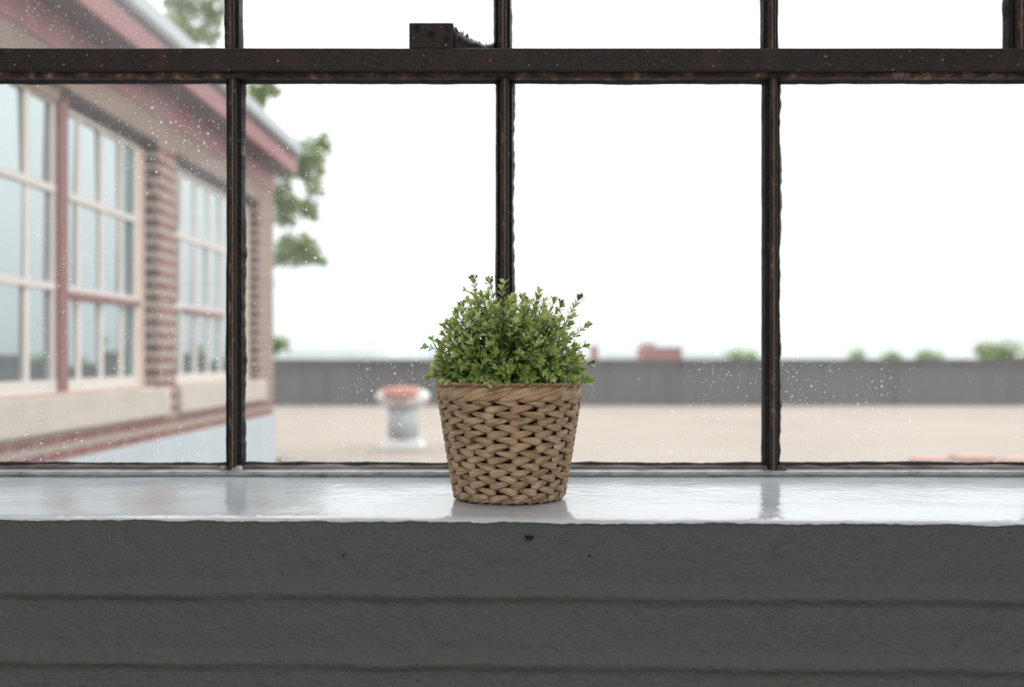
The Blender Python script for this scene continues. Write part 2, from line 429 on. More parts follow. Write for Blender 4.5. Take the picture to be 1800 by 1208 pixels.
# ------------------------------------------------------------------ the steel window
win = empty('window_1', (px(900, YW), YW, ZS)); win['kind'] = 'structure'
win['label'] = 'old black steel factory window with flaking putty'
def ragged(p0, p1, out, base, amp, seed, freq=60, thick=.004, y=YW - .001, torn=0, m='putty', step=.0022, heel=.0095):
    """putty fillet lying on the glass along p0-p1 (x,z), its free edge ragged towards `out`"""
    p0, p1 = Vector(p0), Vector(p1); n = max(8, int((p1 - p0).length/step)); d = (p1 - p0)/n; out = Vector(out)
    mb = MB(); rows = []
    for i in range(n + 1):
        q = p0 + d*i; s = i*d.length
        a = noise.noise(Vector((s*freq, seed*3.7, 0))); b_ = noise.noise(Vector((s*freq*.18, seed*1.3, 5))); c = noise.noise(Vector((s*freq*4, seed, 2)))
        w = base*(1 + amp*(.55*a + .7*b_ + .25*c))
        if torn and noise.noise(Vector((s*freq*.4, seed*9, 3))) > .42: w *= .45
        w = max(.0004, w)
        e = q + out*w
        f_ = thick*(1 + .4*a)
        rows.append([(q.x, y - heel - .001*b_, q.y), (q.x*.45 + e.x*.55, y - f_*1.1 - .001, q.y*.45 + e.y*.55), (e.x, y - f_*.55, e.y), (e.x, y, e.y), (q.x, y, q.y)])
    mb.grid(rows, 0, True)
    o_ = mb.build('putty', M[m], win); return o_

def vbar(xc, z0, z1, yc=YW, wid=1.0, seed=0):
    """steel T bar: flange at the glass, narrow bead towards the room"""
    mb = MB()
    prof = [(-.0105, yc + .006), (-.0105, yc - .004), (-.0075, yc - .008), (-.0055, yc - .009), (-.0055, yc - .017), (-.0042, yc - .019),
            (-.0012, yc - .0195), (-.0008, yc - .0185), (.0012, yc - .0185), (.0016, yc - .0195), (.0045, yc - .019), (.0055, yc - .017), (.0055, yc - .009), (.0075, yc - .008), (.0105, yc - .004), (.0105, yc + .006)]
    n = 40; P = []
    for i in range(n + 1):
        z = z0 + (z1 - z0)*i/n
        P.append([(xc + x*wid + .0004*noise.noise(Vector((z*60, j*.3 + seed, 1))), y + .0004*noise.noise(Vector((z*50, j*.3 + seed, 6))), z) for j, (x, y) in enumerate(prof)])
    k = len(prof)
    b_ = mb.grid(P, 0, False, flip=True, closed=True)
    for i, f_ in enumerate(mb.f):
        j = i % k
        if j in (5, 8): mb.m[i] = 1
        if j == 7: mb.m[i] = 2  # groove floor takes the painted highlight
    mb.face([b_ + j for j in range(k)]); mb.face([b_ + n*k + j for j in reversed(range(k))])
    return mb.build('muntin', [M['steel'], M['rust'], M['highlight']], win)

low = [px(p, YW) for p in (-53 - 468, -53, 415.5, 887.5, 1354.5, 1821, 1821 + 468)]
upx = [px(p, YW) for p in (-18 - 468, 411.5, 884, 1351.5, 1783 + 468)]
for i, x in enumerate(low): vbar(x, ZB - .014, ZT - .016, seed=i)
upper = [px(p, YW) for p in (-53 - 468, 411.5, 884, 1351.5, 1821 + 468)]
for i, x in enumerate(upper):
    vbar(x, ZT + .012, WTOP - .01, seed=20 + i)
for p in (-25, 1784):                                              # stiles of the opening sash
    vbar(px(p, YW), ZT + .012, WTOP - .01, wid=1.35, seed=p)
# transom: deep box of the opening sash
tb = MB()
zt0, zt1 = CZ + .3755, CZ + .4050
n = 160; prof = [(YW + .012, zt0), (1.3005, zt0), (1.2985, zt0 + .0015), (1.2985, zt1 - .001), (1.3, zt1), (YW + .012, zt1)]
P = []
for i in range(n + 1):
    x = WX0 + (WX1 - WX0)*i/n
    P.append([(x, y, z + .0004*noise.noise(Vector((x*9, j, 2)))) for j, (y, z) in enumerate(prof)])
b_ = tb.grid(P, 0, False, closed=True)
tb.face([b_ + j for j in range(6)]); tb.face([b_ + n*6 + j for j in reversed(range(6))])
tb.build('transom_bar', M['steel'], win)
# the rusty rebate bead under the transom
rb = MB(); P = []
prof = [(1.3065, zt0 - .0002), (1.3065, zt0 - .0035), (1.309, zt0 - .0062), (1.318, zt0 - .0070), (1.318, zt0 - .0002)]
for i in range(241):
    x = WX0 + (WX1 - WX0)*i/240
    P.append([(x, y + .0008*noise.noise(Vector((x*40, j, 5))), z + (.0007*noise.noise(Vector((x*30, j*.5, 2))) if j in (1, 2, 3) else 0)) for j, (y, z) in enumerate(prof)])
b_ = rb.grid(P, 0, False, closed=True)
rb.build('rebate_bead', M['rust'], win)
# foot of the frame: painted steel ledge
fb = MB(); P = []
prof = [(YW + .01, ZS - .002), (YI + .0005, ZS - .002), (YI + .0005, ZS + .0015), (YI - .002, ZS + .0025), (YI - .002, ZS + .0068), (YI + .001, ZS + .0078), (YI + .012, ZS + .0085), (YW + .01, ZS + .0085)]
for i in range(401):
    x = WX0 + (WX1 - WX0)*i/400
    P.append([(x, y + (.0006*noise.noise(Vector((x*50, j, 5))) if 0 < j < 6 else 0), z + (.0007*noise.noise(Vector((x*45, j*.5, 2))) if j in (3, 4, 5) else 0)) for j, (y, z) in enumerate(prof)])
fb.grid(P, 0, False, closed=True)
fb.build('frame_foot', M['footpaint'], win)
# head and side members
fh = MB(); fh.box(WX0, WX1, YW - .012, YW + .02, WTOP - .02, WTOP)
fh.box(WX0, WX0 + .02, YW - .012, YW + .02, ZS + .008, WTOP - .02); fh.box(WX1 - .02, WX1, YW - .012, YW + .02, ZS + .008, WTOP - .02)
fh.build('outer_frame', M['steel'], win)
mid = MB(); mid.box(WX0 + .02, WX1 - .02, YW - .015, YW + .006, ZT + .53, ZT + .545); mid.build('glazing_bar', M['steel'], win)
# panes
lowe = [WX0 + .02] + low + [WX1 - .02]
for i in range(len(lowe) - 1):
    g = MB(); x0, x1 = lowe[i], lowe[i + 1]
    g.box(x0 + .001, x1 - .001, YW, YW + .003, ZB - .013, zt0 - .001)
    p_ = g.build('pane', M['dusty' if x1 < px(500, YW) else 'glass'], win)
    if px(-60, YW) < x0 < px(0, YW) : p_['label'] = 'hazy dust-speckled pane'
upe = sorted([WX0 + .02] + upper + [px(-25, YW), px(1784, YW)] + [WX1 - .02])
for za, zb in ((zt1 + .001, ZT + .53), (ZT + .545, WTOP - .02)):
    for i in range(len(upe) - 1):
        if upe[i + 1] - upe[i] < .06: continue
        g = MB(); g.box(upe[i] + .001, upe[i + 1] - .001, YW, YW + .003, za, zb)
        g.build('pane', M['dusty' if upe[i + 1] < px(500, YW) else 'glass'], win)
# putty along the bars
sd = 1
for i, x in enumerate(low[1:6]):
    ragged((x - .0095, ZB - .01), (x - .0095, zt0 - .006), (-1, 0), .0032, .40, sd, 22); sd += 1
    ragged((x + .0095, ZB - .01), (x + .0095, zt0 - .006), (1, 0), .0036, .85 if i in (1, 2, 3) else .5, sd, 85, torn=1); sd += 1
for i, x in enumerate(upper[1:4]):
    ragged((x - .0095, zt1), (x - .0095, ZT + .52), (-1, 0), .0030, .6, sd, 60); sd += 1
    ragged((x + .0095, zt1), (x + .0095, ZT + .52), (1, 0), .0028, .7, sd, 70, torn=1); sd += 1
for x, s in ((px(-25, YW) + .013, 1), (px(1784, YW) - .013, -1)):
    ragged((x, zt1), (x, ZT + .52), (s, 0), .0034, .7, sd, 60); sd += 1
zz = pz(136, YW)
for i in range(len(low) - 1):
    x0, x1 = low[i] + .0085, low[i + 1] - .0085
    ragged((x0, zz), (x1, zz), (0, -1), .0098, .16, sd, 28, .005); sd += 1
    # bottom: weathered putty slope
    ragged((x0, ZB - .0042), (x1, ZB - .0042), (0, 1), .0040, .6, sd + 50, 34, .0025, m='putty', heel=.004)
    ragged((x0, ZB - .0115), (x1, ZB - .0115), (0, 1), .0078, .22, sd, 30, .008, m='oldputty'); sd += 1
    # rounded putty fillets in the top corners
    for xx, s in ((x0, 1), (x1, -1)):
        cm = MB(); r = .007 + .006*R.random()
        zc = zz - .0085
        pts = [(xx, zc)] + [(xx + s*r*(1 - math.sin(a)), zc - r*(1 - math.cos(a))) for a in [PI/2*k/6 for k in range(7)]]
        b_ = cm.add([(p[0], YW - .004, p[1]) for p in pts] + [(p[0], YW, p[1]) for p in pts])
        k = len(pts); cm.face([b_ + j for j in range(k)]); cm.face([b_ + k + j for j in reversed(range(k))])
        for j in range(k): cm.face([b_ + j, b_ + (j+1) % k, b_ + k + (j+1) % k, b_ + k + j])
        cm.build('putty', M['putty'], win)
ups = [px(-25, YW) + .013] + [v for x in upper[1:4] for v in (x - .0085, x + .0085)] + [px(1784, YW) - .013]
for i in range(0, 8, 2):
    ragged((ups[i], zt1 - .001), (ups[i + 1], zt1 - .001), (0, 1), .0062, .7, sd, 35, .004); sd += 1
# catch block standing on the transom, with torn putty beside it
zb0 = zt1 + .0002
x0, x1 = px(719, 1.303), px(797, 1.303); z1 = pz(40, 1.303)
kb = MB(); kb.box(x0, x1, 1.302, 1.326, zb0, z1)
blk = kb.build('catch_block', M['steel'], win, bevel=.0015); blk['label'] = 'drilled steel catch block on the transom'
for a, c, r in ((733, 50, 4.0), (758, 60, 4.6), (785, 71, 3.8)):
    s = MB(); X, Z = px(a, 1.302), pz(c, 1.302); rr = r*1.302/F
    P = [[(X + q*rr*math.cos(t), 1.3012 + dy, Z + q*rr*math.sin(t)) for t in [2*PI*j/20 for j in range(20)]] for q, dy in ((1.55, .001), (1.5, -.0006), (1.05, -.0006), (1.0, .0004), (.02, .0006))]
    s.grid(P, 0, True, closed=True); s.m = [0 if i < 60 else 1 for i in range(len(s.m))]
    s.build('screw_hole', [M['steel'], M['dark']], blk)
s = MB(); X, Z = px(784, 1.302), pz(48, 1.302)
s.tube([Vector((X - .002, 1.301, Z + .003)), Vector((X, 1.2995, Z)), Vector((X + .003, 1.301, Z - .0045))], .0012, 8)
s.build('bent_pin', M['rust'], blk)
tp = MB(); rows = []
xa, xb = px(797, 1.318), px(868, 1.318)
for i in range(61):
    t = i/60; x = xa + (xb - xa)*t
    hgt = (.026*(1 - t)**1.5 + .011*abs(t - .35)**.5*0 + .0085 + .006*max(0, t - .8)/.2)*(1 + .22*noise.noise(Vector((x*420, 1, 1)))) + .003*max(0, noise.noise(Vector((x*900, 4, 1))))
    rows.append([(x, 1.309 + .002*noise.noise(Vector((x*200, 0, 3))), zb0), (x, 1.311 + .003*noise.noise(Vector((x*300, 2, 3))), zb0 + hgt*.5), (x, 1.321, zb0 + hgt), (x, 1.327, zb0 + hgt*.9), (x, 1.328, zb0)])
tp.grid(rows, 0, True); o = tp.build('torn_putty', M['putty'], win); o['label'] = 'torn ragged lump of putty beside the catch block'
for k in range(9):                                                   # bristling flakes on the torn lump
    t = .12 + .8*k/9; x = xa + (xb - xa)*t; h0 = zb0 + .026*(1 - t)**1.5 + .006
    f_ = MB(); w = .0015 + .002*R.random(); hh = .004 + .006*R.random(); lean = R.uniform(-.004, .003)
    b_ = f_.add([(x - w, 1.320, h0 - .003), (x + w, 1.320, h0 - .003), (x + lean, 1.321, h0 + hh), (x - w, 1.3225, h0 - .003), (x + w, 1.3225, h0 - .003), (x + lean, 1.3222, h0 + hh)])
    for q in ((0, 1, 2), (3, 5, 4), (0, 2, 5, 3), (1, 4, 5, 2)): f_.face([b_ + j for j in q])
    f_.build('putty_flake', M['putty'], o)
# lumps of putty and splashed paint at the foot of the bars
for x, m_ in ((low[2], 'footpaint'), (low[4], 'oldputty')):
    for k in range(5):
        l_ = MB(); cx, cy, r = x + R.uniform(-.016, .016), YI + .008 + R.uniform(-.003, .006), R.uniform(.003, .006)
        prof = [(r, ZS + .007), (r*.95, ZS + .0095), (r*.6, ZS + .013), (r*.05, ZS + .0145)]
        l_.lathe(prof, cx, cy, 14)
        l_.v = [(a + .0016*noise.noise(Vector((a*500, b2*500, c*500))), b2 + .0012*noise.noise(Vector((a*400, 5, c*500))), c) for a, b2, c in l_.v]
        l_.build('paint_lump' if m_ == 'footpaint' else 'putty', M[m_], win)
parts_local(win)

# ------------------------------------------------------------------ potted plant
PX, PY = px(895.5, 1.11), 1.11
pot = empty('potted_plant', (PX, PY, ZS))
tag(pot, 'bushy small-leaved green plant in a woven raffia basket on the white sill', 'potted plant')
HB = .1290; RB, RT = .0560, .0748
def rad(z): return RB + (RT - RB)*(z/(HB - .016))**.92 if z > 0 else RB
lin = MB()
lin.lathe([(.02, ZS + .002), (RB - .006, ZS + .002), (RB - .0055, ZS + .004)] + [(rad(HB*k/10) - .0062, ZS + .002 + (HB - .006)*k/10) for k in range(1, 11)], PX, PY, 64, cap0=True)
NS = 17; rows = 16; z0 = .0065; pitch = (HB - .020)/rows
wv = MB(); sdv = 0
for r in range(rows):
    zc = z0 + pitch*r + .001
    for k in range(NS):
        sdv += 1
        even = r % 2 == 0
        jit = R.uniform(-.0006, .0006); wj = R.uniform(.9, 1.1)
        a0 = 2*PI*(k + .06*R.uniform(-1, 1))/NS; da = 2*PI/NS*1.22
        pts, nr, wd, tk = [], [], [], []
        for i in range(10):
            t = i/9
            ang = a0 + (da*(t - .10))*(1 if even else -1)
            prot = .0040*math.sin(min(1, t*6.0 + .42)*PI/2) * (1 - max(0, (t - .18)/.82)**.85) - .0040*max(0, t - .55)/.45
            if t < .02: prot = .0016
            z = ZS + zc + jit + .0056*t**1.15 - .0012
            rr = rad(z - ZS) + prot
            n_ = Vector((math.cos(ang), math.sin(ang), 0))
            pts.append(Vector((PX, PY, z)) + n_*rr); nr.append(n_)
            wd.append(wj*(.0047 if t < .22 else .0047 - .0031*((t - .22)/.78)**.8)*(.97 if t < .02 else 1)); tk.append(.0021 - .0006*t)
        wv.sweep(pts, nr, wd, tk, 8, 0, True, seed=sdv*.173)
basket = lin.build('basket', M['liner'], pot); basket['label'] = 'dark inner sheet standing for the shade between the strands'
w = wv.build('woven_strands', M['raffia'], basket)
st = MB()
for k in range(NS):
    ang = 2*PI*(k + .05)/NS; n_ = Vector((math.cos(ang), math.sin(ang), 0))
    st.sweep([Vector((PX, PY, ZS + z)) + n_*(rad(z) - .001) for z in [.003 + (HB - .012)*i/6 for i in range(7)]], [n_]*7, [.0022]*7, [.0012]*7, 6, 0, True, seed=k*.31)
st.build('stake', M['raffia'], basket)['kind'] = 'stuff'
# base coil
bs = MB()
for k in range(26):
    a0 = 2*PI*k/26; pts, nr, wd, tk = [], [], [], []
    for i in range(8):
        t = i/7; ang = a0 + 2*PI/26*1.7*t; n_ = Vector((math.cos(ang), math.sin(ang), 0))
        pts.append(Vector((PX, PY, ZS + .0022 + .0045*t)) + n_*(RB + .0012 + .0016*math.sin(t*PI))); nr.append(n_); wd.append(.0021); tk.append(.0016)
    bs.sweep(pts, nr, wd, tk, 7, seed=k*.37)
bs.build('base_coil', M['raffia'], basket)
# braided rim: long overlapping outer laps plus a fine plait along the top edge
rm = MB(); NR = 22
for k in range(NR):
    a0 = 2*PI*k/NR + R.uniform(-.02, .02); pts, nr, wd, tk = [], [], [], []
    for i in range(12):
        t = i/11; ang = a0 + 2*PI/NR*2.1*t; n_ = Vector((math.cos(ang), math.sin(ang), .1)).normalized()
        z = ZS + HB - .0155 + .0125*t**1.2
        pts.append(Vector((PX, PY, z)) + Vector((n_.x, n_.y, 0))*(RT + .0022 + .0030*math.sin(PI*min(1, t*1.15 + .05)))); nr.append(n_)
        wd.append(.0054*math.sin(PI*(.16 + .76*t))**.7 + .0006); tk.append(.0017)
    rm.sweep(pts, nr, wd, tk, 8, seed=k*.41)
NP = 58
for side in (0, 1):
    for k in range(NP):
        a0 = 2*PI*(k + .5*side)/NP; pts, nr, wd, tk = [], [], [], []
        for i in range(7):
            t = i/6; ang = a0 + 2*PI/NP*1.75*t; n_ = Vector((math.cos(ang), math.sin(ang), 0))
            off = (.0030 if side == 0 else -.0030)*(1 - 1.25*t)
            pts.append(Vector((PX, PY, ZS + HB - .0022 + .0018*math.sin(PI*t) - .0006*side)) + n_*(RT + .0022 + off)); nr.append(Vector((n_.x*(.6 if side == 0 else -.6), n_.y*(.6 if side == 0 else -.6), .8)))
            wd.append(.0020*math.sin(PI*(.18 + .7*t)) + .0003); tk.append(.0014)
        rm.sweep(pts, nr, wd, tk, 7, seed=k*.29 + side)
rm.build('braided_rim', M['raffia'], basket)
so = MB()
so.lathe([(RT - .002, ZS + HB - .010), (.045, ZS + HB - .005), (.02, ZS + HB - .002), (.001, ZS + HB - .001)], PX, PY, 40)
so.v = [(a, b2, c + .0015*noise.noise(Vector((a*200, b2*200, 0)))) for a, b2, c in so.v]
so.build('soil', M['soil'], pot)

leafmb, stemmb = MB(), MB()
def leaf(base, d, nrm, ln, wd, m, curl=.25):
    d = d.normalized(); side = d.cross(nrm)
    if side.length < 1e-4: side = d.cross(Vector((1, 0, .2)))
    side.normalize(); up = side.cross(d).normalized()
    T = ((0, .10), (.3, .42), (.62, .95), (.84, .82), (1, .10)); P = []
    for t, w in T:
        c = base + d*(ln*t) + up*(-curl*ln*t*t + .12*ln*t)
        P.append([c - side*(wd*w/2) + up*(wd*.16*w), c, c + side*(wd*w/2) + up*(wd*.16*w)])
    leafmb.grid(P, m, True)
def curve3(a, b, c, n):
    return [a*(1 - t)**2 + b*(2*t*(1 - t)) + c*t*t for t in [i/n for i in range(n + 1)]]
base_c = Vector((PX, PY, ZS + HB - .006))
def sprig(tip, base=None, dens=1.0, tipm=2, bud=False):
    v = tip - base_c
    if base is None:
        a = math.atan2(v.y, v.x) + R.uniform(-.5, .5); rr = min(.062, Vector((v.x, v.y)).length*.55)*R.uniform(.5, 1)
        base = base_c + Vector((math.cos(a)*rr, math.sin(a)*rr, 0))
    midp = base.lerp(tip, .5) + Vector((-v.x*.10, -v.y*.10, .014*R.uniform(.2, 1.4))) + Vector((R.uniform(-.006, .006), R.uniform(-.006, .006), 0))
    n = 12; pts = curve3(base, midp, tip, n)
    ln = sum((pts[i+1] - pts[i]).length for i in range(n))
    stemmb.tube(pts, [.0009 - .0005*i/n for i in range(n + 1)], 5)
    nodes = max(4, int(ln/.0062*dens)); ph = R.random()*PI
    for q in range(nodes):
        t = .18 + .80*q/(nodes - 1); f_ = t*n; i = min(n - 1, int(f_)); p = pts[i].lerp(pts[i+1], f_ - i); tg = (pts[i+1] - pts[i]).normalized()
        a1 = tg.cross(Vector((0.2, .3, 1))); a1 = a1.normalized() if a1.length > 1e-3 else Vector((1, 0, 0)); a2 = tg.cross(a1)
        ph += PI/2 + R.uniform(-.4, .4)
        for s in (0, PI):
            if R.random() < .08: continue
            dd = a1*math.cos(ph + s) + a2*math.sin(ph + s)
            up = .55 + .5*t + R.uniform(-.2, .2)
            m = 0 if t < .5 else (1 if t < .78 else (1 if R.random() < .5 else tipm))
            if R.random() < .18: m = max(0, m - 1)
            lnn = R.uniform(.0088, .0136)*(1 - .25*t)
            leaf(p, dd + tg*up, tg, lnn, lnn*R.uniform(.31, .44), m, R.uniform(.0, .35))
            # short side twig with its own small rosette
            if R.random() < .13 and .3 < t < .85:
                e = p + (dd + tg*.9).normalized()*R.uniform(.008, .014); stemmb.tube([p, p.lerp(e, .5) + tg*.001, e], .0005, 4)
                rosette(e, (dd + tg*.9).normalized(), tipm, 5, .8)
    tg = (pts[-1] - pts[-2]).normalized()
    rosette(tip, tg, tipm, R.randint(5, 8), 1.0)
    if bud:
        for q in range(4):
            e = tip + (tg + Vector((R.uniform(-.7, .7), R.uniform(-.7, .7), R.uniform(-.2, .6)))).normalized()*R.uniform(.006, .010)
            stemmb.tube([tip, tip.lerp(e, .6), e], [.0004, .0005, .0013], 5, 1)
def rosette(p, tg, tipm, n, sc):
    a1 = tg.cross(Vector((.2, .4, 1))); a1 = a1.normalized() if a1.length > 1e-3 else Vector((1, 0, 0)); a2 = tg.cross(a1); ph = R.random()*6
    for q in range(n):
        an = ph + q*2.4; dd = a1*math.cos(an) + a2*math.sin(an)
        lnn = R.uniform(.0065, .0108)*sc
        leaf(p, dd*R.uniform(.35, 1) + tg, tg, lnn, lnn*R.uniform(.31, .42), tipm if R.random() < .75 else 1, R.uniform(-.1, .25))
def ptip(x, y, dy=0.0):
    D = PY + dy; return Vector((px(x, D), D, pz(y, D)))
for x, y, dy, bud in ((833, 497, .0, True), (862, 500, .01, True), (884, 502, -.01, False), (905, 530, -.02, False), (946, 518, .01, False), (1016, 528, .0, True),
                 (985, 540, -.01, True), (972, 535, .02, False), (752, 610, .0, False), (793, 573, -.01, True), (815, 540, .01, True), (1034, 640, -.01, True), (1028, 575, .01, False),
                 (770, 642, -.02, False), (1024, 610, -.02, False), (850, 530, -.03, False), (925, 535, .02, True), (1003, 560, -.03, False), (812, 585, -.04, False)):
    sprig(ptip(x, y, dy), tipm=2, bud=bud)
N = 215
for i in range(N):
    u = (i + .5)/N; el = math.asin(u**1.15*.98); az = i*2.39996 + R.uniform(-.25, .25)
    f_ = R.uniform(.80, 1.0)
    lean = Vector((-.006, 0, 0))
    tip = base_c + lean*math.sin(el) + Vector((math.cos(az)*math.cos(el)*.088, math.sin(az)*math.cos(el)*.085, .006 + math.sin(el)*.106))*f_
    sprig(tip, tipm=2 if R.random() < .62 else 1)
for i in range(60):                                                       # low fringe leaning over the rim
    az = 2*PI*i/60 + R.uniform(-.1, .1); rr = R.uniform(.060, .082)
    sprig(base_c + Vector((math.cos(az)*rr, math.sin(az)*rr, R.uniform(.008, .03))), tipm=2 if R.random() < .3 else 1)
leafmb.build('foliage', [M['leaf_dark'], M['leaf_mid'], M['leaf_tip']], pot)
stemmb.build('stem', [M['stem'], M['bud']], pot)['kind'] = 'stuff'
parts_local(pot)

# ------------------------------------------------------------------ roof terrace outside
RZ = CZ - .85
b = MB(); b.box(-1.995, 22, 1.43, 18.5, RZ - .3, RZ); b.box(-5.2, -1.995, 8.4, 18.5, RZ - .3, RZ)
o = b.build('floor_roof', M['gravel']); o['kind'] = 'structure'; o['label'] = 'beige gravel flat roof outside'
b = MB(); b.box(-5.2, 22, 17.9, 18.2, RZ, CZ - .085)
par = b.build('wall_parapet', M['parapet']); par['kind'] = 'structure'; par['label'] = 'dark grey parapet wall across the roof'
b = MB(); b.box(-5.2, 22, 17.86, 18.24, CZ - .085, CZ - .015); b.box(-5.2, 22, 17.89, 17.9, CZ - .20, CZ - .185); b.build('coping', M['coping'], par)
for k in range(12):
    x = -3.6 + k*2.05
    b = MB(); b.box(x, x + .03, 17.888, 17.9, RZ, CZ - .21); b.build('joint_strip', M['joint'], par)

# vent
VD = .85*F/160 ; vx = px(708.5, VD)
v = empty('roof_vent', (vx, VD, RZ)); tag(v, 'squat grey roof vent with a rusty topped white cap on the gravel roof', 'roof vent')
u = VD/F
b = MB(); b.lathe([(.001, RZ + .018*0 + .10), (27*u, RZ + .10), (27*u, RZ + 78*u), (.001, RZ + 78*u)], vx, VD, 32); b.build('shaft', M['ventgrey'], v)
b = MB(); b.box(vx - 37*u, vx + 37*u, VD - 30*u, VD + 30*u, RZ, RZ + .055); b.box(vx - 31*u, vx + 31*u, VD - 26*u, VD + 26*u, RZ + .055, RZ + .10); b.build('base_flange', M['ventwhite'], v, bevel=.01)
b = MB(); b.lathe([(.001, RZ + 77*u), (32*u, RZ + 77*u), (42*u, RZ + 82*u), (47*u, RZ + 90*u), (46*u, RZ + 98*u), (38*u, RZ + 104*u), (.001, RZ + 106*u)], vx, VD, 40)
cap = b.build('cap', M['ventwhite'], v)
b = MB(); b.lathe([(43.5*u, RZ + 84*u), (47.4*u, RZ + 91*u), (46.5*u, RZ + 98.5*u), (38*u, RZ + 104.6*u), (26*u, RZ + 110*u), (.001, RZ + 112*u)], vx, VD, 40)
b2 = MB()
for i, f_ in enumerate(b.f):                                             # rust covers the crown and a patch of the near side
    c = sum((Vector(b.v[j]) for j in f_), Vector())/len(f_)
    if (c.z > RZ + 99*u and abs(c.x - vx) < 34*u) or (abs(c.x - vx) < (22 + 6*math.sin(c.z*90))*u and c.y < VD):
        q = b2.add([b.v[j] for j in f_]); b2.face(range(q, q + len(f_)), sm=True)
b2.build('rust_patch', M['ventrust'], cap)['label'] = 'orange red rust on top of the cap'
parts_local(v)

# faded red pavers lying on the gravel at the right
for k, (x, y, s, lab) in enumerate(((1632, 805, .24, 'faded red paver lying nearest the parapet-side left end of the row at the right'), (1708, 801, .28, 'faded red paver in the middle of the three on the gravel'), (1792, 806, .24, 'faded red paver at the right end of the three on the gravel'))):
    D = .80*F/(y - 630); X = px(x, D)
    b = MB(); b.box(-s/2, s/2, -s/2, s/2, 0, .05)
    o = b.build('paver', M['redslab'], bevel=.006); o.location = (X, D, RZ); o.rotation_euler.z = R.uniform(-.3, .3)
    tag(o, ('leftmost of the three faded red pavers on the beige gravel', 'middle one of the three faded red pavers on the beige gravel', 'rightmost of the three faded red pavers on the beige gravel')[k], 'paver', 'red pavers on the roof gravel')

# ------------------------------------------------------------------ brick building on the left
BX = -2.0; Y0, YE = 1.6, 7.865
GZ = CZ - 7.0
bld = empty('brick_building', (BX - 3, (Y0 + YE)/2, GZ))
tag(bld, 'red brick building with pink eaves and tall paned windows at the left', 'building')
HZ = CZ + 1.18; SB = CZ - .146
w1a, w1b = 2.35, 5.41; w2a, w2b = 5.69, 7.447
T = .30                                                                   # wall thickness
b = MB()
b.box(BX - T, BX, Y0, w1a, CZ - .445, CZ + 1.31)
b.box(BX - T, BX, w1b, w2a, CZ - .445, HZ)
b.box(BX - T, BX, w1a, w1b, CZ - .445, SB - .01); b.box(BX - T, BX, w2a, w2b, CZ - .445, SB - .01)
b.box(BX - T, BX, w2b, YE, CZ - .445, CZ + 1.31)
b.box(BX - 7, BX - T, YE - .3, YE, CZ - .445, CZ + 1.4)
wl = b.build('wall', M['brick'], bld)
# corner pier and the end of the wall are of paler brick; reveal bricks are coloured dark for shade
b = MB(); b.box(BX, BX + .004, w2b, YE, CZ - .30, CZ + 1.31); b.box(BX - .3, BX, YE, YE + .004, CZ - .30, CZ + 1.31)
b.build('corner_facing', M['brick_tan'], bld)['label'] = 'tan brick corner pier'
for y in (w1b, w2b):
    b = MB(); b.box(BX - .19, BX - .0005, y - .004, y, SB - .01, HZ); b.build('reveal', M['brick_shaded'], bld)
b = MB(); b.box(BX - T, BX + .002, w1a, w2b, HZ, CZ + 1.315); b.build('lintel_course', M['header'], bld)
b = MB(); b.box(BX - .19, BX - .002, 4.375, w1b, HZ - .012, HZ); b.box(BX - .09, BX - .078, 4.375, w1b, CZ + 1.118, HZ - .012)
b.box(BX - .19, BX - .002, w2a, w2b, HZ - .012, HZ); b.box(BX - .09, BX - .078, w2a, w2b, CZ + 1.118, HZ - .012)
b.build('shaded_lintel', M['lintel'], bld)  # lintel strips, their dark colour also carrying the shade under the window heads
b = MB(); b.box(BX - .05, BX - .03, w1a, 4.375, CZ + 1.118, HZ); b.build('head_board', M['header'], bld)
b = MB(); b.box(BX - T, BX + .012, Y0, YE + .012, CZ + 1.31, CZ + 1.457); b.build('frieze_board', M['pink'], bld)
ov = .17
b = MB(); b.box(BX - T, BX + ov, Y0, YE, CZ + 1.457, CZ + 1.475); b.build('soffit', M['soffit'], bld)
b = MB(); b.box(BX + ov, BX + ov + .02, Y0, YE - .02, CZ + 1.452, CZ + 1.565); b.build('fascia_board', M['pink'], bld)
b = MB(); b.box(BX + ov - .02, BX + ov + .012, Y0, YE, CZ + 1.565, CZ + 1.592); b.build('shadow_gap_strip', M['gap'], bld)  # dark line painted in for the shadow gap between fascia and gutter
b = MB()
gp = [(BX + ov - .02, 1.592), (BX + ov + .045, 1.592), (BX + ov + .06, 1.61), (BX + ov + .06, 1.682), (BX + ov + .05, 1.688), (BX + ov + .045, 1.65), (BX + ov - .02, 1.65)]
P = [[(x, y, CZ + z) for x, z in gp] for y in (Y0, YE - .01)]
q = b.grid(P, 0, False, closed=True); b.face([q + j for j in range(7)]); b.face([q + 7 + j for j in reversed(range(7))])
b.build('gutter', M['gutter'], bld)
b = MB(); q = b.add([(BX + ov - .02, Y0, CZ + 1.60), (BX - 3.5, Y0, CZ + 2.55), (BX - 7, Y0, CZ + 1.6), (BX + ov - .02, YE, CZ + 1.60), (BX - 3.5, YE, CZ + 2.55), (BX - 7, YE, CZ + 1.6)])
for f_ in ((0, 1, 2), (3, 5, 4), (0, 3, 4, 1), (1, 4, 5, 2), (0, 2, 5, 3)): b.face([q + j for j in f_])
b.build('roof', M['gutter'], bld)
for ya, yb_ in ((w1a - .1, 5.69 - .16), (w2a + .02, w2b + .13)):
    b = MB(); b.box(BX - .16, BX + .028, ya, yb_, CZ - .312, CZ - .158); b.build('stone_sill', M['stone'], bld, bevel=.008)
    b = MB(); b.box(BX - .10, BX - .02, max(ya, w1a), min(yb_, w2b) - (.12 if ya < 3 else .13), CZ - .160, CZ - .146); b.build('timber_cill', M['wood'], bld)
